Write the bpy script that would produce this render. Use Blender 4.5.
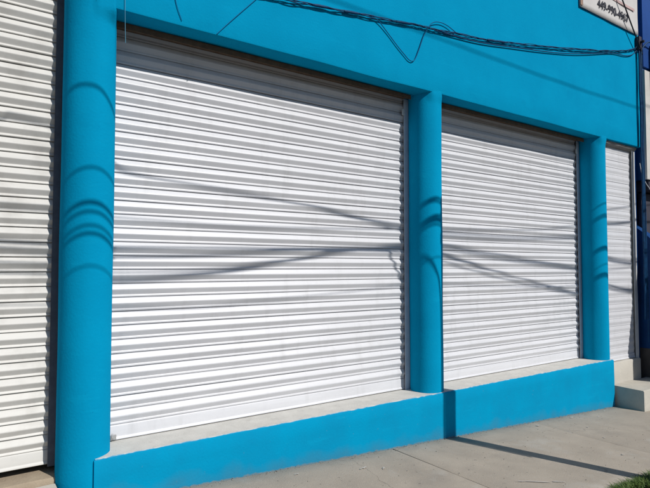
import bpy, bmesh, math, random
from mathutils import Vector, noise

# ------------------------------------------------------------------ scene, camera, light
for o in list(bpy.data.objects):
    bpy.data.objects.remove(o, do_unlink=True)
scene = bpy.context.scene
COL = scene.collection
R = math.radians
random.seed(7)

cam_d = bpy.data.cameras.new('camera')
cam = bpy.data.objects.new('camera', cam_d)
COL.objects.link(cam)
cam.location = (0.0, -3.49, 1.60)
cam.rotation_euler = (R(90 + 2.44), 0, R(-35.2))
cam_d.sensor_width = 36.0
cam_d.lens = 36.0 * 540.0 / 650.0
cam_d.clip_start = 0.05
cam_d.clip_end = 3000
scene.camera = cam

SUN_AZ, SUN_EL = 19.5, 41.5          # degrees to the right of the facade normal, above the horizon
sun_dir = Vector((math.sin(R(SUN_AZ)) * math.cos(R(SUN_EL)),
                  -math.cos(R(SUN_AZ)) * math.cos(R(SUN_EL)), math.sin(R(SUN_EL))))
world = bpy.data.worlds.new('World')
scene.world = world
world.use_nodes = True
wn = world.node_tree
bg = wn.nodes['Background']
sky = wn.nodes.new('ShaderNodeTexSky')
sky.sky_type = 'NISHITA'
sky.sun_disc = False
sky.sun_elevation = R(SUN_EL)
sky.sun_rotation = math.atan2(sun_dir.x, sun_dir.y)
sky.altitude = 1800
wn.links.new(sky.outputs[0], bg.inputs[0])
bg.inputs[1].default_value = 0.062

sun_d = bpy.data.lights.new('sun', 'SUN')
sun_d.energy = 4.0
sun_d.angle = R(0.53)
sun_d.color = (1.0, 0.965, 0.91)
sun = bpy.data.objects.new('sun', sun_d)
COL.objects.link(sun)
sun.rotation_euler = (-sun_dir).to_track_quat('-Z', 'Y').to_euler()
sun.location = (6, -8, 12)

scene.render.engine = 'CYCLES'
vs = scene.view_settings
vs.view_transform = 'Standard'
vs.look = 'None'
vs.exposure = 0.0
vs.gamma = 1.0
vs.use_curve_mapping = False

# ------------------------------------------------------------------ materials
def mat(name, col, rough=0.7, var=0.12, scale=6.0, bump=0.0, bscale=80.0, col2=None, spec=0.2,
        metal=0.0, stretch=(1, 1, 1), streak=0.0):
    m = bpy.data.materials.new(name)
    m.use_nodes = True
    nt = m.node_tree
    n, l = nt.nodes, nt.links
    b = n['Principled BSDF']
    b.inputs['Roughness'].default_value = rough
    b.inputs['Metallic'].default_value = metal
    b.inputs['Specular IOR Level'].default_value = spec
    geo = n.new('ShaderNodeNewGeometry')
    mp = n.new('ShaderNodeMapping')
    mp.inputs['Scale'].default_value = stretch
    l.new(geo.outputs['Position'], mp.inputs['Vector'])
    t = n.new('ShaderNodeTexNoise')
    t.inputs['Scale'].default_value = scale
    t.inputs['Detail'].default_value = 8
    t.inputs['Roughness'].default_value = 0.62
    l.new(mp.outputs[0], t.inputs['Vector'])
    r = n.new('ShaderNodeValToRGB')
    r.color_ramp.elements[0].position = 0.32
    r.color_ramp.elements[1].position = 0.68
    c2 = col2 or tuple(c * (1 - var) for c in col)
    r.color_ramp.elements[0].color = (*c2, 1)
    r.color_ramp.elements[1].color = (*col, 1)
    l.new(t.outputs['Fac'], r.inputs['Fac'])
    out = r.outputs['Color']
    m['out'] = 0
    l.new(out, b.inputs['Base Color'])
    if bump > 0:
        t2 = n.new('ShaderNodeTexNoise')
        t2.inputs['Scale'].default_value = bscale
        t2.inputs['Detail'].default_value = 6
        l.new(geo.outputs['Position'], t2.inputs['Vector'])
        bp = n.new('ShaderNodeBump')
        bp.inputs['Strength'].default_value = bump
        bp.inputs['Distance'].default_value = 0.01
        l.new(t2.outputs['Fac'], bp.inputs['Height'])
        l.new(bp.outputs[0], b.inputs['Normal'])
    return m


def over(m, colour, factor_builder):
    """Lay a second colour over a material's base colour where factor_builder says so."""
    nt = m.node_tree
    b = nt.nodes['Principled BSDF']
    src = b.inputs['Base Color'].links[0].from_socket
    fac = factor_builder(nt)
    mx = nt.nodes.new('ShaderNodeMix')
    mx.data_type = 'RGBA'
    nt.links.new(fac, mx.inputs[0])
    nt.links.new(src, mx.inputs[6])
    mx.inputs[7].default_value = (*colour, 1)
    nt.links.new(mx.outputs[2], b.inputs['Base Color'])


def noise_mask(scale, lo, hi, stretch=(1, 1, 1), amount=1.0, detail=6, offset=(0, 0, 0)):
    def f(nt):
        n, l = nt.nodes, nt.links
        g = n.new('ShaderNodeNewGeometry')
        mp = n.new('ShaderNodeMapping')
        mp.inputs['Scale'].default_value = stretch
        mp.inputs['Location'].default_value = offset
        l.new(g.outputs['Position'], mp.inputs['Vector'])
        t = n.new('ShaderNodeTexNoise')
        t.inputs['Scale'].default_value = scale
        t.inputs['Detail'].default_value = detail
        t.inputs['Roughness'].default_value = 0.65
        l.new(mp.outputs[0], t.inputs['Vector'])
        r = n.new('ShaderNodeMapRange')
        r.inputs['From Min'].default_value = lo
        r.inputs['From Max'].default_value = hi
        r.inputs['To Max'].default_value = amount
        l.new(t.outputs['Fac'], r.inputs['Value'])
        return r.outputs[0]
    return f


SLOPE = 0.0525
def ground_z(x):
    return -SLOPE * (max(-45.0, min(45.0, x - 4.30)))


def near_ground(height, rag, amount=1.0, nscale=14, soft=.004):
    """Bare cement left below the ragged lower edge of the paint (follows the pavement's fall)."""
    def f(nt):
        n, l = nt.nodes, nt.links
        g = n.new('ShaderNodeNewGeometry')
        s = n.new('ShaderNodeSeparateXYZ')
        l.new(g.outputs['Position'], s.inputs[0])
        a = n.new('ShaderNodeMath'); a.operation = 'MULTIPLY_ADD'
        a.inputs[1].default_value = SLOPE; a.inputs[2].default_value = -SLOPE * 4.30
        l.new(s.outputs['X'], a.inputs[0])
        b = n.new('ShaderNodeMath'); b.operation = 'ADD'
        l.new(a.outputs[0], b.inputs[0]); l.new(s.outputs['Z'], b.inputs[1])
        t = n.new('ShaderNodeTexNoise')
        t.inputs['Scale'].default_value = nscale; t.inputs['Detail'].default_value = 7
        l.new(g.outputs['Position'], t.inputs['Vector'])
        c = n.new('ShaderNodeMath'); c.operation = 'MULTIPLY_ADD'
        c.inputs[1].default_value = -rag; c.inputs[2].default_value = rag * 0.5
        l.new(t.outputs['Fac'], c.inputs[0])
        d = n.new('ShaderNodeMath'); d.operation = 'ADD'
        l.new(b.outputs[0], d.inputs[0]); l.new(c.outputs[0], d.inputs[1])
        r = n.new('ShaderNodeMapRange')
        r.inputs['From Min'].default_value = height + soft
        r.inputs['From Max'].default_value = height - soft
        r.inputs['To Max'].default_value = amount
        l.new(d.outputs[0], r.inputs['Value'])
        return r.outputs[0]
    return f


M = {}
BLUE = (0.0012, 0.288, 0.515)
BLUE2 = (0.001, 0.255, 0.468)
M['blue'] = mat('turquoise_wall_paint', BLUE, 0.85, scale=2.2, bump=0.16, bscale=70, col2=BLUE2, spec=0.02)
over(M['blue'], (0.004, 0.30, 0.51), noise_mask(9, 0.55, 0.8, (1, 1, 2.5), 0.45))
over(M['blue'], (0.001, 0.205, 0.395), noise_mask(3.3, 0.60, 0.74, (1, 1, 1.3), 0.38, 9, (4, 1, 7)))
over(M['blue'], (0.003, 0.33, 0.56), noise_mask(5.5, 0.62, 0.70, (.35, 1, 2.2), 0.30, 4, (9, 3, 2)))
over(M['blue'], (0.002, 0.12, 0.26), noise_mask(60, 0.735, 0.75, (1, 1, 1), 0.5, 2, (1, 8, 2)))
M['blue_base'] = mat('turquoise_plinth_paint', (0.0012, 0.290, 0.515), 0.8, scale=3, bump=0.16, bscale=70,
                     col2=(0.003, 0.25, 0.455), spec=0.02)
over(M['blue_base'], (0.25, 0.245, 0.225), near_ground(0.003, 0.035, 0.9, 26))
over(M['blue_base'], (0.05, 0.20, 0.30), near_ground(0.045, 0.24, 0.50, 5, .05))
over(M['blue_base'], (0.003, 0.32, 0.55), noise_mask(5.5, 0.60, 0.70, (.4, 1, 2.2), 0.35, 4, (2, 3, 2)))
over(M['blue_base'], (0.10, 0.24, 0.30), noise_mask(38, 0.70, 0.76, (1, 1, 1), 0.6, 3))
M['white'] = mat('white_shutter_enamel', (0.645, 0.65, 0.68), 0.42, var=0.10, scale=3.0, stretch=(0.6, 1, 6), spec=0.5)
over(M['white'], (0.44, 0.44, 0.45), noise_mask(5, 0.52, 0.85, (2.2, 1, 0.45), 0.55, 8))
M['cream'] = mat('cream_white_shutter_enamel', (0.645, 0.635, 0.61), 0.45, var=0.07, scale=3.0, stretch=(0.6, 1, 6))
over(M['cream'], (0.34, 0.325, 0.30), noise_mask(4, 0.48, 0.85, (1.2, 1, 0.9), 0.6, 8))
M['rail'] = mat('galvanised_rail', (0.68, 0.72, 0.78), 0.5, var=0.15, scale=12, metal=0.1)
M['shaded_rail'] = mat('shaded_rail_steel', (0.14, 0.14, 0.165), 0.6, var=0.3, scale=12)  # rail colour darkened to stand for the shade beside the column
M['white_rail'] = mat('white_painted_rail', (0.66, 0.67, 0.67), 0.5, var=0.15, scale=9)
M['brown'] = mat('rusty_brown_steel', (0.155, 0.10, 0.065), 0.75, var=0.4, scale=18, bump=0.2)
M['steel'] = mat('bright_zinc', (0.6, 0.6, 0.6), 0.35, var=0.15, metal=0.7)
M['sill'] = mat('pale_cement_sill', (0.60, 0.59, 0.555), 0.85, var=0.16, scale=7, bump=0.25, bscale=120)
over(M['sill'], (0.40, 0.385, 0.35), noise_mask(11, 0.55, 0.74, (1, 1, 1), 0.5))
def sill_edge(nt):
    n, l = nt.nodes, nt.links
    g = n.new('ShaderNodeNewGeometry')
    sp = n.new('ShaderNodeSeparateXYZ'); l.new(g.outputs['Position'], sp.inputs[0])
    t = n.new('ShaderNodeTexNoise'); t.inputs['Scale'].default_value = 13; t.inputs['Detail'].default_value = 7
    l.new(g.outputs['Position'], t.inputs['Vector'])
    a = n.new('ShaderNodeMath'); a.operation = 'MULTIPLY_ADD'; a.inputs[1].default_value = -.022; a.inputs[2].default_value = .012
    l.new(t.outputs['Fac'], a.inputs[0])
    b = n.new('ShaderNodeMath'); b.operation = 'ADD'; l.new(a.outputs[0], b.inputs[0]); l.new(sp.outputs['Y'], b.inputs[1])
    m = n.new('ShaderNodeMapRange'); m.inputs['From Min'].default_value = .006; m.inputs['From Max'].default_value = .001; m.inputs['To Max'].default_value = .9
    l.new(b.outputs[0], m.inputs['Value'])
    return m.outputs[0]
over(M['sill'], (0.0012, 0.288, 0.515), sill_edge)      # paint slopped over the front edge
M['concrete'] = mat('pavement_concrete', (0.405, 0.352, 0.290), 0.9, scale=2.6, bump=0.45, bscale=160,
                    col2=(0.335, 0.292, 0.242))
over(M['concrete'], (0.20, 0.185, 0.165), noise_mask(120, 0.60, 0.72, (1, 1, 1), 0.55, 3))
over(M['concrete'], (0.50, 0.475, 0.43), noise_mask(70, 0.62, 0.72, (1, 1, 1), 0.55, 3, (3, 7, 1)))
over(M['concrete'], (0.25, 0.225, 0.195), noise_mask(1.6, 0.52, 0.72, (1, 1.6, 1), 0.5, 9, (5, 2, 0)))
over(M['concrete'], (0.115, 0.105, 0.095), noise_mask(17, 0.70, 0.735, (1, 1, 1), 0.5, 2, (7, 1, 3)))
over(M['concrete'], (0.44, 0.425, 0.39), noise_mask(2.1, 0.56, 0.70, (1, 1, 1), 0.5, 8, (1, 4, 8)))
def crack_mask(nt):
    n, l = nt.nodes, nt.links
    g = n.new('ShaderNodeNewGeometry')
    t = n.new('ShaderNodeTexNoise'); t.inputs['Scale'].default_value = 3.0; t.inputs['Detail'].default_value = 5
    l.new(g.outputs['Position'], t.inputs['Vector'])
    ad = n.new('ShaderNodeMix'); ad.data_type = 'RGBA'; ad.blend_type = 'ADD'; ad.inputs[0].default_value = 0.35
    l.new(g.outputs['Position'], ad.inputs[6]); l.new(t.outputs['Color'], ad.inputs[7])
    vo = n.new('ShaderNodeTexVoronoi'); vo.feature = 'DISTANCE_TO_EDGE'; vo.inputs['Scale'].default_value = 0.62
    l.new(ad.outputs[2], vo.inputs['Vector'])
    m1 = n.new('ShaderNodeMapRange'); m1.inputs['From Min'].default_value = 0.0028; m1.inputs['From Max'].default_value = 0.0008
    l.new(vo.outputs['Distance'], m1.inputs['Value'])
    t2 = n.new('ShaderNodeTexNoise'); t2.inputs['Scale'].default_value = 1.1
    l.new(g.outputs['Position'], t2.inputs['Vector'])
    m2 = n.new('ShaderNodeMapRange'); m2.inputs['From Min'].default_value = 0.45; m2.inputs['From Max'].default_value = 0.6
    m2.inputs['To Max'].default_value = 0.40
    l.new(t2.outputs['Fac'], m2.inputs['Value'])
    mm = n.new('ShaderNodeMath'); mm.operation = 'MULTIPLY'
    l.new(m1.outputs[0], mm.inputs[0]); l.new(m2.outputs[0], mm.inputs[1])
    return mm.outputs[0]
over(M['concrete'], (0.09, 0.08, 0.07), crack_mask)
M['step'] = mat('cast_step_cement', (0.50, 0.47, 0.41), 0.88, scale=5, bump=0.35, bscale=110, col2=(0.42, 0.40, 0.35))
over(M['step'], (0.25, 0.235, 0.21), noise_mask(22, 0.58, 0.76, (1, 1, 1), 0.5))
M['plinth_grey'] = mat('raw_cement_plinth', (0.54, 0.51, 0.45), 0.9, scale=4, bump=0.3, bscale=100, col2=(0.47, 0.445, 0.40))
M['tan_cement'] = mat('tan_threshold_cement', (0.40, 0.33, 0.24), 0.9, scale=6, bump=0.4, bscale=90, col2=(0.30, 0.24, 0.18))
M['lintel'] = mat('raw_cement_lintel', (0.30, 0.295, 0.285), 0.9, var=0.3, scale=14, bump=0.5, bscale=60)
M['joint'] = mat('joint_soil', (0.055, 0.048, 0.04), 0.95, var=0.4, scale=40, bump=0.5)
M['soil'] = mat('verge_soil', (0.10, 0.078, 0.055), 0.95, var=0.4, scale=18, bump=0.6, bscale=60)
M['kerb'] = mat('kerb_concrete', (0.36, 0.34, 0.31), 0.9, var=0.25, scale=7, bump=0.4)
M['asphalt'] = mat('asphalt', (0.055, 0.054, 0.053), 0.9, var=0.3, scale=30, bump=0.6, bscale=120)
M['earth'] = mat('far_ground', (0.17, 0.145, 0.11), 0.95, var=0.35, scale=0.3)
M['wire_shadow'] = mat('wire_shadow_blue', (0.002, 0.19, 0.39), 0.8, var=0.1)  # shadow blue for the lines that stand in for wire shadows
M['wire_blue'] = mat('paint_spattered_wire', (0.002, 0.125, 0.28), 0.8, var=0.2)
M['cable'] = mat('dark_blue_cable_sheath', (0.005, 0.060, 0.160), 0.55, var=0.4, scale=25)
M['cable_black'] = mat('black_cable_sheath', (0.022, 0.024, 0.032), 0.5, var=0.3, scale=25)
M['cable_white'] = mat('white_cable_sheath', (0.62, 0.64, 0.66), 0.5, var=0.1)
M['pale_wire'] = mat('pale_blue_wire', (0.10, 0.30, 0.42), 0.5, var=0.1)
M['navy'] = mat('navy_gloss_paint', (0.004, 0.050, 0.185), 0.5, var=0.3, scale=5, bump=0.1)
M['royal'] = mat('royal_blue_wall_paint', (0.012, 0.080, 0.33), 0.7, var=0.15, scale=4, bump=0.2)
M['off_white'] = mat('off_white_render', (0.62, 0.60, 0.57), 0.8, var=0.15, scale=6, bump=0.25)
over(M['off_white'], (0.36, 0.28, 0.22), noise_mask(9, 0.60, 0.78, (1, 1, 0.5), 0.6))
M['dark_box'] = mat('dark_grey_box', (0.050, 0.046, 0.062), 0.6, var=0.3)
M['brown_base'] = mat('brown_skirting_paint', (0.10, 0.088, 0.082), 0.8, var=0.3, scale=9)
M['banner'] = mat('printed_white_vinyl', (0.64, 0.62, 0.61), 0.55, var=0.12, scale=5)
M['ink'] = mat('black_print', (0.05, 0.05, 0.065), 0.6, var=0.2)
M['red_ink'] = mat('faded_red_print', (0.58, 0.42, 0.41), 0.6, var=0.2, scale=20)
M['brown_ink'] = mat('faded_brown_print', (0.33, 0.22, 0.17), 0.6, var=0.2, scale=20)
M['pole'] = mat('grey_galvanised_pole', (0.33, 0.33, 0.32), 0.6, var=0.25, scale=6, metal=0.2)
M['splash'] = mat('dried_white_splash', (0.47, 0.44, 0.40), 0.9, var=0.15, scale=40)
M['grit'] = mat('pale_grit', (0.42, 0.39, 0.34), 0.9, scale=60, col2=(0.16, 0.14, 0.12))
M['roof'] = mat('roof_cement', (0.35, 0.33, 0.30), 0.9, var=0.2, scale=3)
gm = mat('grass_blade', (0.105, 0.155, 0.036), 0.6, scale=9, col2=(0.045, 0.095, 0.020))
over(gm, (0.21, 0.19, 0.075), noise_mask(30, 0.62, 0.75, (1, 1, 1), 0.7))
M['grass'] = gm

# ------------------------------------------------------------------ mesh helpers
def link(name, me, m, parent=None, smooth=None):
    me.materials.clear()
    me.materials.append(M[m] if isinstance(m, str) else m)
    o = bpy.data.objects.new(name, me)
    COL.objects.link(o)
    if parent is not None:
        o.parent = parent
    if smooth is not None:
        for p in me.polygons:
            p.use_smooth = True
        me.set_sharp_from_angle(angle=R(smooth))
    return o


def mesh(name, v, f):
    me = bpy.data.meshes.new(name)
    me.from_pydata([tuple(p) for p in v], [], f)
    bm = bmesh.new(); bm.from_mesh(me)
    bmesh.ops.recalc_face_normals(bm, faces=bm.faces)
    bm.to_mesh(me); bm.free()
    me.update()
    return me


def box_me(name, x0, x1, y0, y1, z0, z1, bev=0.004):
    bm = bmesh.new()
    bmesh.ops.create_cube(bm, size=1.0)
    for v in bm.verts:
        v.co = Vector((x0 + (v.co.x + .5) * (x1 - x0), y0 + (v.co.y + .5) * (y1 - y0), z0 + (v.co.z + .5) * (z1 - z0)))
    if bev > 0:
        bmesh.ops.bevel(bm, geom=bm.edges[:], offset=bev, segments=2, affect='EDGES', profile=0.5)
    me = bpy.data.meshes.new(name)
    bm.to_mesh(me); bm.free()
    return me


def box(name, x0, x1, y0, y1, z0, z1, m, parent=None, bev=0.004):
    return link(name, box_me(name, x0, x1, y0, y1, z0, z1, bev), m, parent, 35)


def extrude_x(name, prof, xs, jitter=0.0, jscale=1.3, shear=None, seed=0.0):
    """Closed (y, z) profile swept along x with caps; jitter gives a hand-plastered unevenness."""
    v, f = [], []
    n = len(prof)
    for x in xs:
        for (y, z) in prof:
            p = Vector((x, y, z + (shear(x, z) if shear else 0)))
            if jitter:
                q = Vector((x * jscale + seed, y * 4, z * jscale * 1.3))
                p.y += jitter * noise.noise(q)
                p.z += jitter * noise.noise(q + Vector((31, 5, 9)))
            v.append(p)
    for i in range(len(xs) - 1):
        for j in range(n):
            k = (j + 1) % n
            f.append((i * n + j, i * n + k, (i + 1) * n + k, (i + 1) * n + j))
    f.append(tuple(range(n)))
    f.append(tuple((len(xs) - 1) * n + j for j in reversed(range(n))))
    return mesh(name, v, f)


def lin(a, b, n):
    return [a + (b - a) * i / (n - 1) for i in range(n)]


def tube_me(name, pts, rad, sides=8, radf=None):
    pts = [Vector(p) for p in pts]
    v, f = [], []
    up = Vector((0.13, 0.2, 1)).normalized()
    n = len(pts)
    for i, p in enumerate(pts):
        t = (pts[min(i + 1, n - 1)] - pts[max(i - 1, 0)]).normalized()
        a = t.cross(up)
        if a.length < 0.05:
            a = t.cross(Vector((1, 0, 0)))
        a.normalize(); b = t.cross(a).normalized()
        r = rad * (radf(i / (n - 1)) if radf else 1)
        for k in range(sides):
            w = 2 * math.pi * k / sides
            v.append(p + a * math.cos(w) * r + b * math.sin(w) * r)
    for i in range(n - 1):
        for k in range(sides):
            q = (k + 1) % sides
            f.append((i * sides + k, i * sides + q, (i + 1) * sides + q, (i + 1) * sides + k))
    f.append(tuple(range(sides)))
    f.append(tuple((n - 1) * sides + k for k in reversed(range(sides))))
    return mesh(name, v, f)


def spline(pts, n):
    """Catmull-Rom through pts."""
    P = [Vector(p) for p in pts]
    P = [P[0] * 2 - P[1]] + P + [P[-1] * 2 - P[-2]]
    out = []
    segs = len(P) - 3
    for i in range(n):
        s = i / (n - 1) * segs
        k = min(int(s), segs - 1); t = s - k
        a, b, c, d = P[k:k + 4]
        out.append(0.5 * ((2 * b) + (c - a) * t + (2 * a - 5 * b + 4 * c - d) * t * t + (3 * b - a - 3 * c + d) * t ** 3))
    return out


def empty(name, loc=(0, 0, 0)):
    o = bpy.data.objects.new(name, None)
    o.empty_display_size = 0.2
    COL.objects.link(o)
    o.location = loc
    return o


def tag(o, label, cat, group=None):
    o['label'] = label; o['category'] = cat
    if group:
        o['group'] = group
    return o


def structure(o):
    o['kind'] = 'structure'
    return o


def inv_parent(o, parent):
    """Parent a mesh authored in world coordinates to an Empty that stands elsewhere."""
    o.parent = parent
    o.matrix_parent_inverse = parent.matrix_world.inverted() if parent.matrix_world.translation.length else o.matrix_parent_inverse
    return o


# ------------------------------------------------------------------ ground
def sheet(name, x0, x1, y0, y1, dz, m, nx=2, ny=2):
    v, f = [], []
    xs = sorted(set(lin(x0, x1, nx) + [x for x in (-40.7, 49.3) if x0 < x < x1]))
    ys = lin(y0, y1, ny)
    for x in xs:
        for y in ys:
            v.append((x, y, ground_z(x) + dz))
    k = len(ys)
    for i in range(len(xs) - 1):
        for j in range(k - 1):
            f.append((i * k + j, (i + 1) * k + j, (i + 1) * k + j + 1, i * k + j + 1))
    return structure(link(name, mesh(name, v, f), m))

sheet('ground', -700, 700, -700, 700, -0.32, 'earth', 30, 30)
sheet('road', -300, 300, -9.5, -2.36, -0.14, 'asphalt', 40, 4)

def sloped_bar(name, x0, x1, y0, y1, z0, z1, m, n=24):
    me = extrude_x(name, [(y0, z0), (y0, z1 - .02), (y0 + .02, z1), (y1 - .004, z1), (y1, z1 - .004), (y1, z0)], lin(x0, x1, n),
                   0.004, 1.0, lambda x, z: ground_z(x))
    return link(name, me, m, None, 35)

structure(sloped_bar('kerb', -20, 30, -2.36, -2.20, -0.31, 0.0, 'kerb'))
structure(sloped_bar('verge', -20, 30, -2.196, -1.475, -0.31, -0.035, 'soil'))

# pavement: cast slabs on a bed, each slab an object
JOINTS = [-5.11, -3.06, -1.01, 1.04, 3.155, 5.145, 7.19, 9.24, 11.29]
GAPW = {3.155: 0.020, 5.145: 0.008, 1.04: 0.010}
bed = structure(sloped_bar('sidewalk', -20, 30, -1.47, 0.50, -0.31, -0.035, 'joint'))

def slab_me(x0, x1, seed):
    rnd = random.Random(seed)
    nx, ny = 30, 20
    y0, y1 = -1.465 , -0.0135
    v, f = [], []
    tilt = rnd.uniform(-.0015, .0015)
    for i in range(nx + 1):
        for j in range(ny + 1):
            x = x0 + (x1 - x0) * i / nx; y = y0 + (y1 - y0) * j / ny
            ex = min(i, nx - i); ey = min(j, ny - j)
            z = ground_z(x) + tilt * (x - x0) + 0.0035 * noise.noise(Vector((x * 1.7, y * 1.7, seed)))
            if ex == 0 or ey == 0:
                z -= 0.007
                if ex == 0:
                    x += 0.003 * noise.noise(Vector((x, y * 9, seed)))
                if j == 0:
                    y += 0.012 * noise.noise(Vector((x * 6, 2, seed)))
            elif ex == 1:
                x = (x0 + 0.012) if i == 1 else (x1 - 0.012)
            elif ey == 1:
                y = (y0 + 0.012) if j == 1 else (y1 - 0.012)
            v.append((x, y, z))
    k = ny + 1
    for i in range(nx):
        for j in range(ny):
            f.append((i * k + j, (i + 1) * k + j, (i + 1) * k + j + 1, i * k + j + 1))
    base = len(v)
    ring = [i * k for i in range(nx + 1)] + [nx * k + j for j in range(1, ny + 1)] + \
           [i * k + ny for i in range(nx - 1, -1, -1)] + [j for j in range(ny - 1, 0, -1)]
    for r_ in ring:
        p = v[r_]; v.append((p[0], p[1], p[2] - 0.12))
    n = len(ring)
    for a in range(n):
        b = (a + 1) % n
        f.append((ring[a], ring[b], base + b, base + a))
    return mesh('slab', v, f)

for i in range(len(JOINTS) - 1):
    g0 = GAPW.get(JOINTS[i], .009) / 2; g1 = GAPW.get(JOINTS[i + 1], .009) / 2
    link('slab', slab_me(JOINTS[i] + g0, JOINTS[i + 1] - g1, i * 3.7 + 1), 'concrete', bed, 40)

# ------------------------------------------------------------------ the shop building
XC = [-2.272, 0.735, 3.752, 6.775]      # column centres
CR = 0.156
CYC = 0.162
BEAM_Z = 3.229
SILL_Z = 0.441
X_END = 7.735

shop = tag(empty('shop_building', (2.6, 0, ground_z(2.6))),
           'turquoise painted shop front with round columns and white corrugated roller shutters', 'building')
SHOP_INV = None

def part(o):
    o.parent = shop
    o.matrix_parent_inverse.identity()
    o.location = (-2.6, 0, -ground_z(2.6))
    return o

def spart(o, parent):
    """Sub-part: authored in world coordinates, the part's origin sits at the shop's own offset."""
    o.parent = parent
    return o

# upper wall and beam: one plastered face
xs = lin(0.730, X_END, 90)
BAY_Z = 3.80
prof = [(0.0, 6.3)] + [(0.0, z) for z in lin(6.0, BEAM_Z + .02, 16)] + [(0.004, BEAM_Z + .006), (0.014, BEAM_Z)] + \
       [(0.10, BEAM_Z), (0.24, BEAM_Z + .001), (0.50, BEAM_Z), (0.50, 6.3)]
wall = part(link('upper_wall', extrude_x('upper_wall', prof, xs, 0.006, 1.5), 'blue', None, 40))
prof = [(0.0, 6.3)] + [(0.0, z) for z in lin(6.0, BAY_Z + .02, 12)] + [(0.004, BAY_Z + .006), (0.014, BAY_Z), (0.24, BAY_Z + .001), (0.50, BAY_Z), (0.50, 6.3)]
part(link('upper_wall', extrude_x('upper_wall', prof, lin(-2.55, 0.727, 40), 0.006, 1.5), 'blue', None, 40))
part(box('rear_walls', -2.54, X_END - .006, 0.505, 7.0, -0.55, 6.28, 'roof'))
part(box('roof', -2.62, X_END, -0.03, 7.05, 6.305, 6.42, 'roof', None, .01))

# low plinth wall under the two middle shutters
def shear0(x, z):
    return 0.0
prof = [(-0.010, -0.45), (-0.010, 0.0), (-0.010, 0.2), (-0.010, 0.33), (-0.010, SILL_Z - .012), (-0.006, SILL_Z - .004), (0.003, SILL_Z - .001),
        (0.50, SILL_Z - .001), (0.50, -0.45)]
part(link('plinth_wall', extrude_x('plinth_wall', prof, lin(0.765, 6.872, 80), 0.005, 2.1, None, 4.0), 'blue_base', None, 40))

def sill(x0, x1):
    v, f = [], []
    xs_ = lin(x0, x1, 60)
    for x in xs_:
        e = 0.004 * noise.noise(Vector((x * 9, 3, 1)))
        for (y, z) in ((0.000 + e, SILL_Z + .000), (0.004 + e, SILL_Z + .004), (0.12, SILL_Z + .005), (0.25, SILL_Z + .006), (0.40, SILL_Z + .006), (0.40, SILL_Z - .01), (0.0 + e, SILL_Z - .004)):
            v.append((x, y, z + 0.0022 * noise.noise(Vector((x * 2.3, y * 5, 8)))))
    n = 7
    for i in range(len(xs_) - 1):
        for j in range(n):
            k = (j + 1) % n
            f.append((i * n + j, i * n + k, (i + 1) * n + k, (i + 1) * n + j))
    f.append(tuple(range(n))); f.append(tuple((len(xs_) - 1) * n + j for j in reversed(range(n))))
    return part(link('sill', mesh('sill', v, f), 'sill', None, 40))
sill(0.772, 6.866)

def column(xc, z0, ztop=None, blend_z=None):
    ztop = ztop or BEAM_Z
    v, f = [], []
    seg = 64
    zs = (lin(z0, BEAM_Z - .11, 24) + lin(BEAM_Z - .095, BEAM_Z + .002, 8) + (lin(BEAM_Z + .05, ztop - .11, 6) if ztop > BEAM_Z + .2 else []) if blend_z else lin(z0, ztop - .11, 24)) + lin(ztop - .095, ztop + .002, 8) + [ztop + .03]
    for z in zs:
        for k in range(seg):
            a = 2 * math.pi * k / seg
            r = CR + 0.0042 * noise.noise(Vector((math.cos(a) * 1.6 + xc, math.sin(a) * 1.6, z * 1.4)))
            y = CYC + r * math.sin(a)
            t = max(0.0, min(1.0, (z - (ztop - .10)) / .10)); t = t * t * (3 - 2 * t)
            if y < CYC and abs(math.cos(a)) < .66:
                y += (-.001 - y) * t * min(1.0, (.66 - abs(math.cos(a))) / .3)
            if blend_z and math.cos(a) > -.1 and math.sin(a) < 0 and math.cos(a) < .93:
                t = max(0.0, min(1.0, (z - (blend_z - .10)) / .10)); t = t * t * (3 - 2 * t)
                y += (-.006 - y) * t * min(1.0, (.93 - math.cos(a)) / .2) * min(1.0, (math.cos(a) + .1) / .15)
            v.append((xc + r * math.cos(a), y, z))
    for i in range(len(zs) - 1):
        for k in range(seg):
            q = (k + 1) % seg
            f.append((i * seg + k, i * seg + q, (i + 1) * seg + q, (i + 1) * seg + k))
    f.append(tuple(range(seg)))
    return part(link('column', mesh('column', v, f), 'blue', None, 60))
column(XC[0], 0.0, BAY_Z)
column(XC[1], 0.0, BAY_Z, BEAM_Z)
column(XC[2], SILL_Z - .03)
column(XC[3], SILL_Z - .03)
for xc in XC:
    part(box('jamb', xc - .055, xc + .055, CYC + .09, .503, -.3 if xc < 3 else SILL_Z - .02, (BEAM_Z if xc > 3 else BAY_Z) + .02, 'blue'))

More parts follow.
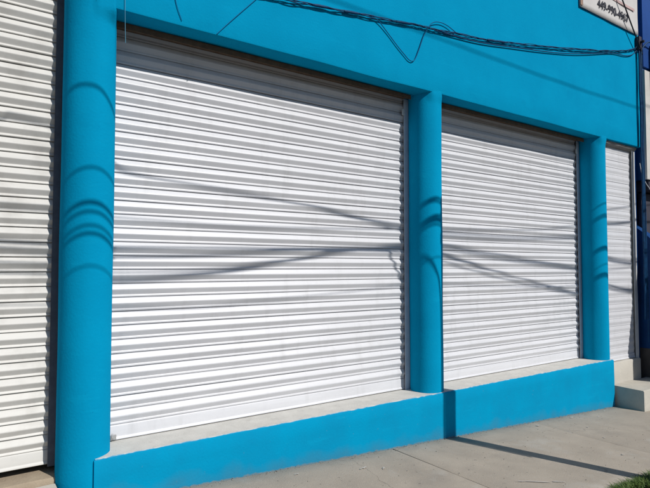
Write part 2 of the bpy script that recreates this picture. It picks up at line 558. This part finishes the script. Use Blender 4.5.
# roller shutters
def slat_me(length, pitch, depth, seed, wav=0.0009):
    s = pitch / 0.094
    prof = [(0.006, 0.003), (0.0015, 0.000), (-0.0015, -0.0025), (-0.0045, -0.007), (-0.0085, -0.0145), (-0.0125, -0.022),
            (-0.0160, -0.0290), (-0.0185, -0.0345), (-0.0193, -0.0380), (-0.0188, -0.0410), (-0.0165, -0.046), (-0.0125, -0.0545), (-0.0080, -0.0640), (-0.0040, -0.0720),
            (-0.0036, -0.0735), (-0.0050, -0.0752), (-0.0078, -0.0865), (-0.0068, -0.0888), (-0.0010, -0.0905), (0.006, -0.0910)]
    nx = 26
    v, f = [], []
    for i in range(nx + 1):
        x = -length / 2 + length * i / nx
        wy = wav * noise.noise(Vector((x * 2.2, seed, 0))) + 0.5 * wav * noise.noise(Vector((x * 7, seed, 4)))
        wz = 0.5 * wav * noise.noise(Vector((x * 1.8, seed, 9)))
        for (y, z) in prof:
            v.append((x, y * depth + wy, z * s + wz))
    n = len(prof)
    for i in range(nx):
        for j in range(n - 1):
            f.append((i * n + j, i * n + j + 1, (i + 1) * n + j + 1, (i + 1) * n + j))
    me = bpy.data.meshes.new('slat')
    me.from_pydata(v, [], f)
    # make sure the normals look at the street
    if me.polygons[5 * (n - 1) // 1 % len(me.polygons)].normal.y > 0:
        me.flip_normals()
    return me


def shutter(label, x0, x1, ys, z_bar, bar_h, z_top, pitch, m, rail, rail_w, depth=1.0, lock_at=(), wav=0.0015, tiltn=0.019, head=BEAM_Z):
    """x0..x1: clear opening between the two rails; children in shop coordinates."""
    root = part(empty('roller_shutter'))
    root['label'] = label
    L = x1 - x0 + 0.03
    xm = (x0 + x1) / 2
    datas = []
    for k in range(4):
        me = slat_me(L, pitch, depth, 3.1 * k + ys * 10, wav)
        me.materials.append(M[m])
        for p in me.polygons:
            p.use_smooth = True
        me.set_sharp_from_angle(angle=R(38))
        datas.append(me)
    rnd = random.Random(int(xm * 100) + 5)
    z = z_bar + bar_h + pitch
    i = 0
    while z < z_top + pitch * .3:
        o = bpy.data.objects.new('slat', datas[rnd.randrange(4)])
        COL.objects.link(o)
        o.parent = root
        o.location = (xm + rnd.uniform(-.003, .003), ys + rnd.uniform(-.0012, .0012), z + rnd.uniform(-.0006, .0006))
        o.rotation_euler = (rnd.gauss(0, tiltn), rnd.gauss(0, .00022), rnd.gauss(0, .0003))
        z += pitch; i += 1
    # bottom bar
    b = extrude_x('bottom_bar', [(0.004, z_bar + bar_h + .004), (-0.006, z_bar + bar_h), (-0.010, z_bar + bar_h - .008), (-0.011, z_bar + .02),
                                 (-0.0185, z_bar + .012), (-0.020, z_bar + .003), (-0.017, z_bar), (0.012, z_bar), (0.012, z_bar + bar_h)],
                  lin(-L / 2, L / 2, 14), 0.0012, 2.0)
    o = link('bottom_bar', b, m, root, 40)
    o.location = (xm, ys, 0)
    # guide rails: a channel with a front lip, web and back lip
    for sgn, xe in ((-1, x0), (1, x1)):
        w = rail_w
        fr = [(0, -.034), (w, -.034), (w, .036), (0, .036), (0, .030), (w - .006, .030), (w - .006, -.030), (0.0, -.030)]
        v, f = [], []
        zs = lin(z_bar - .012, head - .012, 12)
        for zz in zs:
            for (a, y) in fr:
                v.append((xe + sgn * a, ys + y + .0015 * noise.noise(Vector((zz * 2, xe, 1))), zz))
        n = len(fr)
        for q in range(len(zs) - 1):
            for j in range(n):
                k = (j + 1) % n
                f.append((q * n + j, q * n + k, (q + 1) * n + k, (q + 1) * n + j))
        f.append(tuple(range(n))); f.append(tuple((len(zs) - 1) * n + j for j in reversed(range(n))))
        link('guide_rail', mesh('guide_rail', v, f), rail, root, 40)
    if pitch == .0940:
        me = box_me('rail_bracket', x1 - .030, x1 + .004, ys - .046, ys - .0365, head - .175, head - .115, .002)
        link('rail_bracket', me, 'white_rail', root, 35)
    for xl in lock_at:
        bm = bmesh.new()
        bmesh.ops.create_cone(bm, cap_ends=True, segments=16, radius1=.013, radius2=.011, depth=.03)
        bmesh.ops.rotate(bm, verts=bm.verts, matrix=__import__('mathutils').Matrix.Rotation(R(90), 3, 'X'))
        bmesh.ops.translate(bm, verts=bm.verts, vec=(xl, ys - .032, z_bar + .030))
        bmesh.ops.create_cube(bm, size=1, matrix=__import__('mathutils').Matrix.Translation((xl + .004, ys - .024, z_bar + .022)) @ __import__('mathutils').Matrix.Diagonal((.036, .010, .030, 1)))
        me = bpy.data.meshes.new('lock'); bm.to_mesh(me); bm.free()
        link('lock', me, 'steel', root, 35)
    return root

S0 = shutter('cream white roller shutter over the entrance step', XC[0] + .20, XC[1] - .185, .285, .385, .085, BAY_Z + .06, .0915, 'cream', 'shaded_rail', .060, 1.25, (), .0017, .020, BAY_Z)
S1 = shutter('white roller shutter with a bright lock at its lower corner', XC[1] + .125, XC[2] - .176, .300, SILL_Z + .012, .094, BEAM_Z + .06, .0940, 'white', 'rail', .068, 1.0, (XC[1] + .205,))
S2 = shutter('white roller shutter between the columns beside the narrow doorway', XC[2] + .125, XC[3] - .176, .300, SILL_Z + .012, .094, BEAM_Z + .06, .0940, 'white', 'rail', .068, 1.0)
S4 = shutter('narrow white roller shutter above the raw cement plinth', XC[3] + .12, 7.625, .105, .388, .060, BEAM_Z - .04, .0945, 'white', 'white_rail', .085, 0.32, (), .0008, .008)
for root, x0, x1, y, BZ in ((S0, XC[0] + .06, XC[1] - .06, .15, BAY_Z), (S1, XC[1] + .06, XC[2] - .178, .165, BEAM_Z), (S2, XC[2] + .06, XC[3] - .178, .165, BEAM_Z)):
    # rusty angle bar under the soffit that hides the roll
    me = extrude_x('shutter_head_bar', [(y, BZ - .044), (y, BZ - .004), (y + .11, BZ - .004), (y + .11, BZ - .012), (y + .008, BZ - .012), (y + .008, BZ - .044)],
                   lin(x0, x1, 30), .002, 2.0)
    link('shutter_head_bar', me, 'brown', root, 40)

# raw cement lintel and threshold round the narrow shutter
me = extrude_x('raw_lintel', [(0.045, BEAM_Z - .030), (0.040, BEAM_Z - .004), (0.49, BEAM_Z - .004), (0.49, BEAM_Z - .095), (0.150, BEAM_Z - .095), (0.085, BEAM_Z - .050)],
               lin(XC[3] + .10, 7.70, 16), .005, 6.0)
part(link('raw_lintel', me, 'lintel', None, 40))
part(box('end_jamb', 7.705, X_END - .004, .07, .503, .0, BEAM_Z + .02, 'navy'))
me = extrude_x('threshold', [(.035, -.5), (.035, .2), (.036, .372), (.045, .383), (.49, .385), (.49, -.5)], lin(6.876, 7.665, 14), .004, 4.0)
part(link('threshold', me, 'plinth_grey', None, 40))

# entrance at the cream shutter: threshold strip, worn cement front edge
me = extrude_x('threshold', [(.150, -.2), (.150, .320), (.158, .332), (.20, .336), (.40, .340), (.40, -.2)], lin(XC[0] + .12, XC[1] - .11, 40), .005, 4.0)
part(link('threshold', me, 'tan_cement', None, 40))
box_s = extrude_x('entrance_step', [(-.33, -.25), (-.33, .27), (-.31, .290), (-.1, .296), (.138, .300), (.138, -.25)], lin(XC[0] - .05, XC[1] - .158, 40), .005, 3.0)
tag(link('entrance_step', box_s, 'plinth_grey', None, 40), 'pale worn cement step below the cream roller shutter', 'step')

# ------------------------------------------------------------------ step at the narrow shutter
st = extrude_x('doorstep', [(-.345, -.40), (-.345, .098), (-.335, .110), (-.2, .113), (.03, .115), (.03, -.40)], lin(6.905, 9.4, 36), .006, 3.0)
tag(link('doorstep', st, 'step', None, 40), 'raw cement step standing before the narrow white shutter', 'step')

# ------------------------------------------------------------------ neighbouring building, a sliver past the corner
nb = tag(empty('neighbouring_building', (9.6, 0, ground_z(9.6))), 'royal blue house with off white front beside the turquoise shop', 'building')
def npart(o):
    o.parent = nb
    o.location = (-9.6, 0, -ground_z(9.6))
    return o
npart(box('upper_wall', 7.80, 12.5, -.035, .50, 4.36, 7.0, 'royal', None, .006))
# off white strip with a pointed top end
v = [(7.808, -.045), (12.49, -.045), (12.49, -.012), (7.808, -.012)]
vv = [(x, y, 2.80) for x, y in v] + [(7.808, -.045, 4.31), (12.49, -.045, 4.355), (12.49, -.012, 4.355), (7.808, -.012, 4.31)]
npart(link('front_band', mesh('front_band', vv, [(0, 1, 2, 3), (4, 5, 6, 7), (0, 1, 5, 4), (1, 2, 6, 5), (2, 3, 7, 6), (3, 0, 4, 7)]), 'off_white'))
npart(box('doorway_back', 7.742, 12.49, .20, .48, -.6, 2.796, 'navy'))
npart(box('band_backing', 7.80, 12.48, -.010, .49, 2.80, 4.355, 'navy'))
npart(box('rear_walls', 7.76, 12.48, .505, 7.0, -.6, 6.9, 'roof'))
npart(box('meter_box', 7.985, 8.25, -.15, -.04, 4.02, 4.70, 'dark_box', None, .012))
npart(box('door_canopy', 7.90, 9.6, -.02, .19, 2.66, 2.795, 'dark_box', None, .01))
dl = npart(box('steel_door', 7.99, 8.95, .12, .17, .12, 2.64, 'dark_box', None, .006))
h = box('handle', 8.03, 8.09, .075, .12, 1.50, 1.66, 'lintel', dl, .012)
# made-up raking cheek wall, shaped to throw its shadow on the narrow shutter
ck = [(0.19, -.5), (0.19, 2.2), (0.0, 2.05), (-.27, 1.76), (-.90, 1.35), (-.98, 1.28), (-.98, -.5)]
npart(link('shadow_cheek_wall', extrude_x('shadow_cheek_wall', ck, lin(7.812, 7.985, 4), .003, 5), 'navy', None, 40))
npart(box('skirting', 7.804, 7.990, -.990, .15, -.45, .50, 'brown_base', None, .004))

# ------------------------------------------------------------------ banner with the phone number
bn = empty('vinyl_banner', (6.9, -.012, 4.77))
tag(bn, 'white printed vinyl banner with a phone number on the turquoise wall', 'banner')
v, f = [], []
nx, nz = 40, 16
for i in range(nx + 1):
    for j in range(nz + 1):
        x = -.66 + 1.47 * i / nx; z = 1.15 * j / nz
        wv = .006 * noise.noise(Vector((x * 2.3, z * 1.6, 2))) + .002 * noise.noise(Vector((x * 6, z * 7, 5)))
        v.append((x, wv - .004, z + .006 * noise.noise(Vector((x * 3, 0, 7)))))
for i in range(nx):
    for j in range(nz):
        a = i * (nz + 1) + j
        f.append((a, a + nz + 1, a + nz + 2, a + 1))
bme = mesh('banner_sheet', v, f)
bo = link('banner_sheet', bme, 'banner', bn, 60)
sm = bo.modifiers.new('thickness', 'SOLIDIFY'); sm.thickness = .0015; sm.offset = 1

def text_obj(name, s, size, m, parent, loc, xscale=1.0, bold=0.0):
    cu = bpy.data.curves.new(name, 'FONT')
    cu.body = s; cu.size = size; cu.extrude = 0.0008; cu.offset = bold; cu.align_x = 'LEFT'
    tmp = bpy.data.objects.new('tmp', cu); COL.objects.link(tmp)
    bpy.context.view_layer.update()
    me = bpy.data.meshes.new_from_object(tmp.evaluated_get(bpy.context.evaluated_depsgraph_get()))
    bpy.data.objects.remove(tmp, do_unlink=True)
    o = link(name, me, m, parent)
    o.location = loc; o.rotation_euler = (R(90), 0, 0); o.scale = (xscale, 1, 1)
    return o
text_obj('phone_number', '449-990-4967', .150, 'ink', bn, (-.255, -.0145, .105), .93, .0025)
bx_ = box('red_stripe', .05, .70, -.0150, -.0135, .305, .340, 'red_ink', bn, 0)
bx_ = box('brown_edge_print', -.655, -.60, -.0150, -.0135, .02, 1.1, 'brown_ink', bn, 0)

# ------------------------------------------------------------------ cables on the facade
def bundle(name, ctrl, n, strands, rad, twist, m, spread=.010, label='', cat='cable'):
    root = tag(empty(name, ctrl[0]), label, cat)
    base = spline(ctrl, n)
    for s in range(strands):
        pts = []
        for i, p in enumerate(base):
            a = twist * i / n * 2 * math.pi + s * 2 * math.pi / strands
            w = spread * (1 + .7 * noise.noise(Vector((i * .05, s * 7, 3))))
            q = p + Vector((0, math.cos(a) * w, math.sin(a) * w)) + Vector((0, 0, .010 * noise.noise(Vector((i * .035, s * 3, 1)))))
            q.y = min(q.y, -.012 - rad)
            pts.append(q - Vector(ctrl[0]))
        link('strand', tube_me('strand', pts, rad * (1.0 - .16 * s), 7), m, root, 60)
    return root

YB = -.024
cb = bundle('cable_bundle', [(.9, YB, 3.50), (1.394, YB, 3.561), (1.778, YB, 3.606), (2.137, YB, 3.643), (2.50, YB, 3.687), (2.94, YB, 3.738), (3.39, YB, 3.790), (3.64, YB, 3.816), (3.987, YB, 3.860),
                             (4.36, YB, 3.897), (4.763, YB, 3.958), (5.205, YB, 4.037), (5.79, YB, 4.143), (6.447, YB, 4.274), (7.06, YB, 4.405), (7.462, YB, 4.513), (7.66, YB, 4.60), (7.72, YB, 4.67)],
            420, 3, .0052, 15, 'cable', .0068, 'twisted dark blue cable bundle sagging along the turquoise wall')
for k, (xa, za) in enumerate(((2.40, 3.675), (2.72, 3.712), (3.30, 3.780), (4.55, 3.925), (4.70, 3.948))):
    t = link('tape_wrap', tube_me('tape_wrap', [(-.08, 0, -.010), (-.03, 0, -.003), (.03, 0, .004), (.08, 0, .011)], .0140, 10, lambda q: 1 - .35 * abs(2 * q - 1)), 'cable', cb, 60)
    t.location = (xa - .9, 0, za - 3.50)

def wire(name, ctrl, n, rad, m, label, group=None, cat='cable'):
    pts = [p - Vector(ctrl[0]) for p in spline(ctrl, n)]
    o = link(name, tube_me(name, pts, rad, 7), m, None, 60)
    o.location = ctrl[0]
    return tag(o, label, cat, group)

wire('loose_wire', [(2.93, -.025, 3.735), (3.007, -.020, 3.725), (3.121, -.013, 3.651), (3.239, -.012, 3.560), (3.330, -.012, 3.497), (3.375, -.013, 3.468), (3.42, -.013, 3.462), (3.46, -.013, 3.497), (3.511, -.013, 3.602),
                    (3.564, -.015, 3.727), (3.604, -.030, 3.803), (3.671, -.030, 3.877), (3.779, -.022, 3.912), (3.889, -.020, 3.906), (4.03, -.024, 3.866), (4.20, -.030, 3.885)],
     130, .0042, 'wire_blue', 'thin dark wire looping down in a point below the cable bundle')
wire('lower_cable', [(3.7, -.024, 3.815), (4.359, -.018, 3.862), (5.022, -.018, 3.961), (5.788, -.018, 4.083), (6.446, -.018, 4.230), (6.982, -.018, 4.36), (7.322, -.018, 4.405), (7.50, -.018, 4.455), (7.62, -.02, 4.53), (7.689, -.03, 4.60)],
     110, .0060, 'cable', 'single dark blue cable hanging just under the twisted bundle')
# vertical run at the corner
for k, (dx, r_, z1) in enumerate(((0, .013, .9), (.024, .010, 1.3), (.044, .008, .60))):
    pts = [(7.672 + dx + .008 * noise.noise(Vector((z * 1.7, k * 9, 1))), -.040 - .006 * k + .01 * noise.noise(Vector((z * 2, k, 4))), z) for z in lin(4.62, z1, 24)]
    wire('downlead_cable', pts, 120, r_, 'cable', ['thickest dark blue downlead cable at the shop corner', 'middle dark blue downlead cable at the shop corner', 'thinnest dark blue downlead cable beside the off white band'][k])
wire('arched_cable', [(7.69, -.05, 4.36), (7.70, -.06, 4.55), (7.78, -.08, 4.65), (7.87, -.09, 4.695), (8.02, -.10, 4.70), (8.25, -.10, 4.70)], 60, .010, 'cable',
     'dark cable arching from the shop corner over to the blue house')
wire('banner_cable', [(6.98, -.08, 5.30), (7.15, -.075, 5.12), (7.35, -.07, 4.90), (7.52, -.065, 4.72), (7.66, -.06, 4.58), (7.72, -.06, 4.50)], 60, .0085, 'cable_black',
     'black cable slanting across the white banner')
wire('white_wire', [(7.745, .02, 3.02), (7.76, .0, 2.86), (7.80, -.03, 2.74), (7.86, -.06, 2.64), (7.905, -.06, 2.50), (7.92, -.05, 2.36)], 50, .0045, 'cable_white',
     'thin white wire drooping at the shop corner')
ins = tag(empty('cable_clamp', (7.68, -.03, 4.66)), 'small dark clamp under the banner corner holding the cables', 'clamp')
box('plate', -.035, .035, -.03, .026, -.10, .08, 'dark_box', ins, .006)
link('bolt', tube_me('bolt', [(0, -.075, .0), (0, -.03, .0)], .018, 10), 'cable_black', ins, 40)
wire('hanging_wire', [(.898, -.012, 3.75), (.897, -.014, 3.5), (.900, -.012, 3.3), (.903, -.010, 3.15), (.907, -.011, 3.02)], 40, .0017, 'pale_wire',
     'thin pale wire hanging straight down beside the column')

# ------------------------------------------------------------------ pole and overhead cables (they throw the shadows on the facade)
PX, PY = 4.588, -2.0
pg = ground_z(PX)
po = tag(empty('utility_pole', (PX, PY, pg - .04)), 'grey round steel pole standing in the grass verge', 'pole')
link('shaft', tube_me('shaft', [(0, 0, z) for z in lin(-.1, 4.17, 12)], .069, 24), 'pole', po, 50)
link('cap', tube_me('cap', [(0, 0, 4.165), (0, 0, 4.19), (0, 0, 4.205)], 0.076, 24, lambda t: 1 - .3 * t * t), 'pole', po, 40)
link('clamp_band', tube_me('clamp_band', [(0, 0, 4.00), (0, 0, 4.06)], .079, 24), 'dark_box', po, 40)
link('clamp_band', tube_me('clamp_band', [(0, 0, 3.80), (0, 0, 3.86)], .079, 24), 'dark_box', po, 40)

G = 'overhead cables strung along the street'
def over_cable(pts, rad, label, n=140, lump=0.0, shift=True, strands=1):
    if shift:
        pts = [(x - .087, y, z + .135) for x, y, z in pts]
    pts = spline(pts, n)
    p0 = pts[0].copy()
    if strands == 1:
        o = link('overhead_cable', tube_me('overhead_cable', [p - p0 for p in pts], rad, 8), 'cable_black', None, 60)
    else:
        o = empty('overhead_cable')
        for k in range(strands):
            q = []
            for i, p in enumerate(pts):
                u = Vector((p.x * .40, k * 11.0 + rad * 300, 2))
                d = Vector((0, noise.noise(u + Vector((0, 5, 5))), noise.noise(u) + .45 * (k - (strands - 1) / 2)))
                q.append(p - p0 + d * lump)
            link('strand', tube_me('strand', q, rad, 7), 'cable_black', o, 60)
    o.location = p0
    return tag(o, label, 'cable', G)
over_cable([(-14, -2.1, 6.4), (-4, -2.09, 5.25), (0.6, -2.08, 4.64), (1.25, -2.08, 4.60), (1.55, -2.08, 4.545), (1.80, -2.08, 4.42), (2.02, -2.08, 4.325), (3.14, -2.08, 4.22), (4.0, -2.08, 4.11), (4.62, -2.08, 4.04), (5.1, -2.08, 4.03), (6.3, -2.08, 4.025), (7.5, -2.08, 4.05), (8.5, -2.08, 4.105), (12, -2.1, 4.5), (24, -2.1, 6.2)], .0078, 'black overhead cable clamped topmost on the grey pole', 300, .044, True, 2)
over_cable([(-14, -2.1, 4.6), (-4, -2.06, 3.9), (1.26, -2.08, 3.66), (1.86, -2.08, 3.62), (2.55, -2.08, 3.65), (3.14, -2.08, 3.72), (3.82, -2.08, 3.81), (4.6, -2.08, 3.89), (5.1, -2.08, 3.89), (6.26, -2.08, 3.785), (7.5, -2.08, 3.67), (8.55, -2.08, 3.56), (12, -2.1, 3.5), (24, -2.1, 4.8)], .0070, 'lumpy black overhead cable between the topmost and the thickest one', 300, .050, True, 3)
over_cable([(-14, -2.1, 4.9), (-4, -2.06, 4.15), (1.3, -2.09, 3.82), (1.86, -2.09, 3.80), (2.63, -2.09, 3.815), (3.6, -2.09, 3.845), (4.6, -2.09, 3.865), (5.1, -2.09, 3.81), (5.95, -2.09, 3.65), (7.49, -2.09, 3.365), (8.54, -2.09, 3.18), (12, -2.1, 2.9), (24, -2.1, 4.4)], .0075, 'thickest black overhead cable sagging beside the grey pole', 300, .062, True, 4)
over_cable([(-14, -2.0, 4.6), (-4, -2.0, 4.15), (1.55, -2.08, 4.03), (3.0, -2.08, 4.00), (4.6, -2.08, 4.06), (6.0, -2.08, 4.10), (7.56, -2.08, 4.22), (12, -2.1, 4.8), (24, -2.1, 6.2)], .0062, 'thin black overhead cable passing just above the pole top')
over_cable([(-14, -2.0, 4.4), (-4, -2.0, 3.7), (1.55, -2.08, 3.43), (3.0, -2.08, 3.42), (4.66, -2.08, 3.52), (6.0, -2.08, 3.48), (7.53, -2.08, 3.46), (12, -2.1, 3.8), (24, -2.1, 4.9)], .0042, 'thin black overhead cable hanging lowest beside the grey pole')
over_cable([(-30, -3.4, 7.4), (-8, -3.4, 7.05), (4.2, -3.4, 6.96), (10, -3.4, 6.98), (30, -3.4, 7.4)], .0070, 'black high overhead cable strung above the middle of the street', shift=False)
wire('drop_wire', [(4.12, -2.07, 3.98), (4.19, -2.0, 3.90), (4.32, -2.0, 3.70), (4.43, -2.0, 3.47), (4.485, -2.0, 3.29), (4.502, -2.0, 2.8), (4.50, -2.0, 1.2)], 60, .011, 'cable_black',
     'black drop wire bending from the overhead cables down the pole')
wire('wire_shadow_line', [(1.95, -.010, 3.70), (1.83, -.009, 3.57), (1.70, -.010, 3.43), (1.60, -.009, 3.32), (1.525, -.008, 3.235)], 40, .0028, 'wire_shadow',  # thin tubes laid on the wall in place of faint wire shadows
     'thin dark line standing in for a wire shadow slanting down to the soffit')
wire('wire_shadow_line', [(1.20, -.007, 3.60), (1.225, -.006, 3.42), (1.245, -.007, 3.34), (1.275, -.006, 3.265)], 40, .0026, 'wire_shadow',
     'short thin dark line standing in for a wire shadow near the column')

# ------------------------------------------------------------------ small marks on the pavement
def splash(x, y, rx, ry, seed, rot=0):
    rnd = random.Random(seed)
    n = 22
    v = [(0, 0, .0012)]
    for k in range(n):
        a = 2 * math.pi * k / n
        r = rnd.uniform(.4, 1.2)
        px, py = rx * r * math.cos(a), ry * r * math.sin(a)
        v.append((px * math.cos(rot) - py * math.sin(rot), px * math.sin(rot) + py * math.cos(rot), 0))
    f = [(0, 1 + k, 1 + (k + 1) % n) for k in range(n)]
    o = link('paint_splash', mesh('paint_splash', v, f), 'splash', bed)
    o.location = (x, y, ground_z(x) + .0045)
    o.rotation_euler = (0, math.atan(SLOPE), 0)
rnd = random.Random(11)
for (x, y, rx, ry, ro) in ((3.58, -1.13, .13, .010, -.61), (3.47, -1.06, .07, .008, -.5), (3.70, -1.19, .05, .012, -.7), (5.05, -.14, .022, .016, 0), (5.75, -.10, .05, .014, .2),
                           (6.1, -.22, .03, .014, 0), (6.45, -.10, .03, .01, .4), (4.86, -1.09, .020, .013, 0), (5.25, -.72, .018, .014, 0), (2.62, -.28, .045, .014, .3), (2.75, -.36, .028, .011, .8),
                           (2.1, -.16, .022, .010, 0), (5.5, -.42, .016, .010, 0)):
    splash(x, y, rx, ry, rnd.random(), ro)

# ------------------------------------------------------------------ grass on the verge
rnd = random.Random(3)
v, f = [], []
def blade(x, y, h_, w, lean, a):
    z = ground_z(x) - .036
    d = Vector((math.cos(a), math.sin(a), 0)); s = Vector((-d.y, d.x, 0)) * w
    b = len(v)
    p = Vector((x, y, z))
    m1 = p + d * lean * .35 * h_ + Vector((0, 0, h_ * .6))
    t = p + d * lean * h_ + Vector((0, 0, h_ * (1 - .35 * lean)))
    v.extend([p - s, p + s, m1 + s * .8, m1 - s * .8, t])
    f.extend([(b, b + 1, b + 2, b + 3), (b + 3, b + 2, b + 4)])
for i in range(26000):
    x = rnd.uniform(2.2, 8.6)
    y = rnd.uniform(-2.19, -1.475)
    d = noise.noise(Vector((x * 2.6, y * 2.6, 3)))
    if rnd.random() > .68 + d * .9 and y < -1.62:
        continue
    if y > -1.50:
        y += rnd.uniform(-.02, .015)
    h_ = rnd.uniform(.035, .08) * (1 + .5 * d)
    blade(x, y, h_, rnd.uniform(.0018, .0042), rnd.uniform(.1, .9), rnd.uniform(0, 6.28))
for i in range(2600):            # tufts hanging over the pavement edge
    c = rnd.choice((3.96, 4.08, 4.22, 4.38, 4.5, 4.62, 4.78, 4.95, 5.2, 5.6, 6.0, 6.5))
    x = rnd.gauss(c, .06); y = rnd.gauss(-1.50, .025)
    blade(x, min(y, -1.45), rnd.uniform(.04, .085), rnd.uniform(.002, .004), rnd.uniform(.3, 1.0), rnd.gauss(1.57, 1.0))
gme = bpy.data.meshes.new('grass'); gme.from_pydata([tuple(p) for p in v], [], f)
go = link('grass', gme, 'grass')
go['kind'] = 'stuff'
tag(go, 'short green grass along the outer edge of the pavement', 'grass')

# ------------------------------------------------------------------ grit swept against the plinth and loose on the pavement
rnd = random.Random(21)
v, f = [], []
for i in range(900):
    x = rnd.uniform(.9, 7.6)
    if i < 560:
        y = -.016 - abs(rnd.gauss(0, .030))
    else:
        y = rnd.uniform(-1.44, -.05)
    if x > 6.86 and y > -.37:
        continue
    q = rnd.uniform(.0012, .0042) * (1.5 if rnd.random() < .06 else 1)
    z = ground_z(x) + .003
    b = len(v)
    for (dx, dy, dz) in ((1, 0, 0), (-.5, .87, 0), (-.5, -.87, 0), (.1, .1, 1.1), (0, 0, -.8)):
        v.append((x + dx * q * rnd.uniform(.7, 1.4), y + dy * q * rnd.uniform(.7, 1.2), z + dz * q))
    for t in ((0, 1, 3), (1, 2, 3), (2, 0, 3), (1, 0, 4), (2, 1, 4), (0, 2, 4)):
        f.append(tuple(b + k for k in t))
gme = bpy.data.meshes.new('grit'); gme.from_pydata(v, [], f)
gr = link('grit', gme, 'grit')
gr['kind'] = 'stuff'
tag(gr, 'fine grit swept against the foot of the turquoise plinth', 'grit')
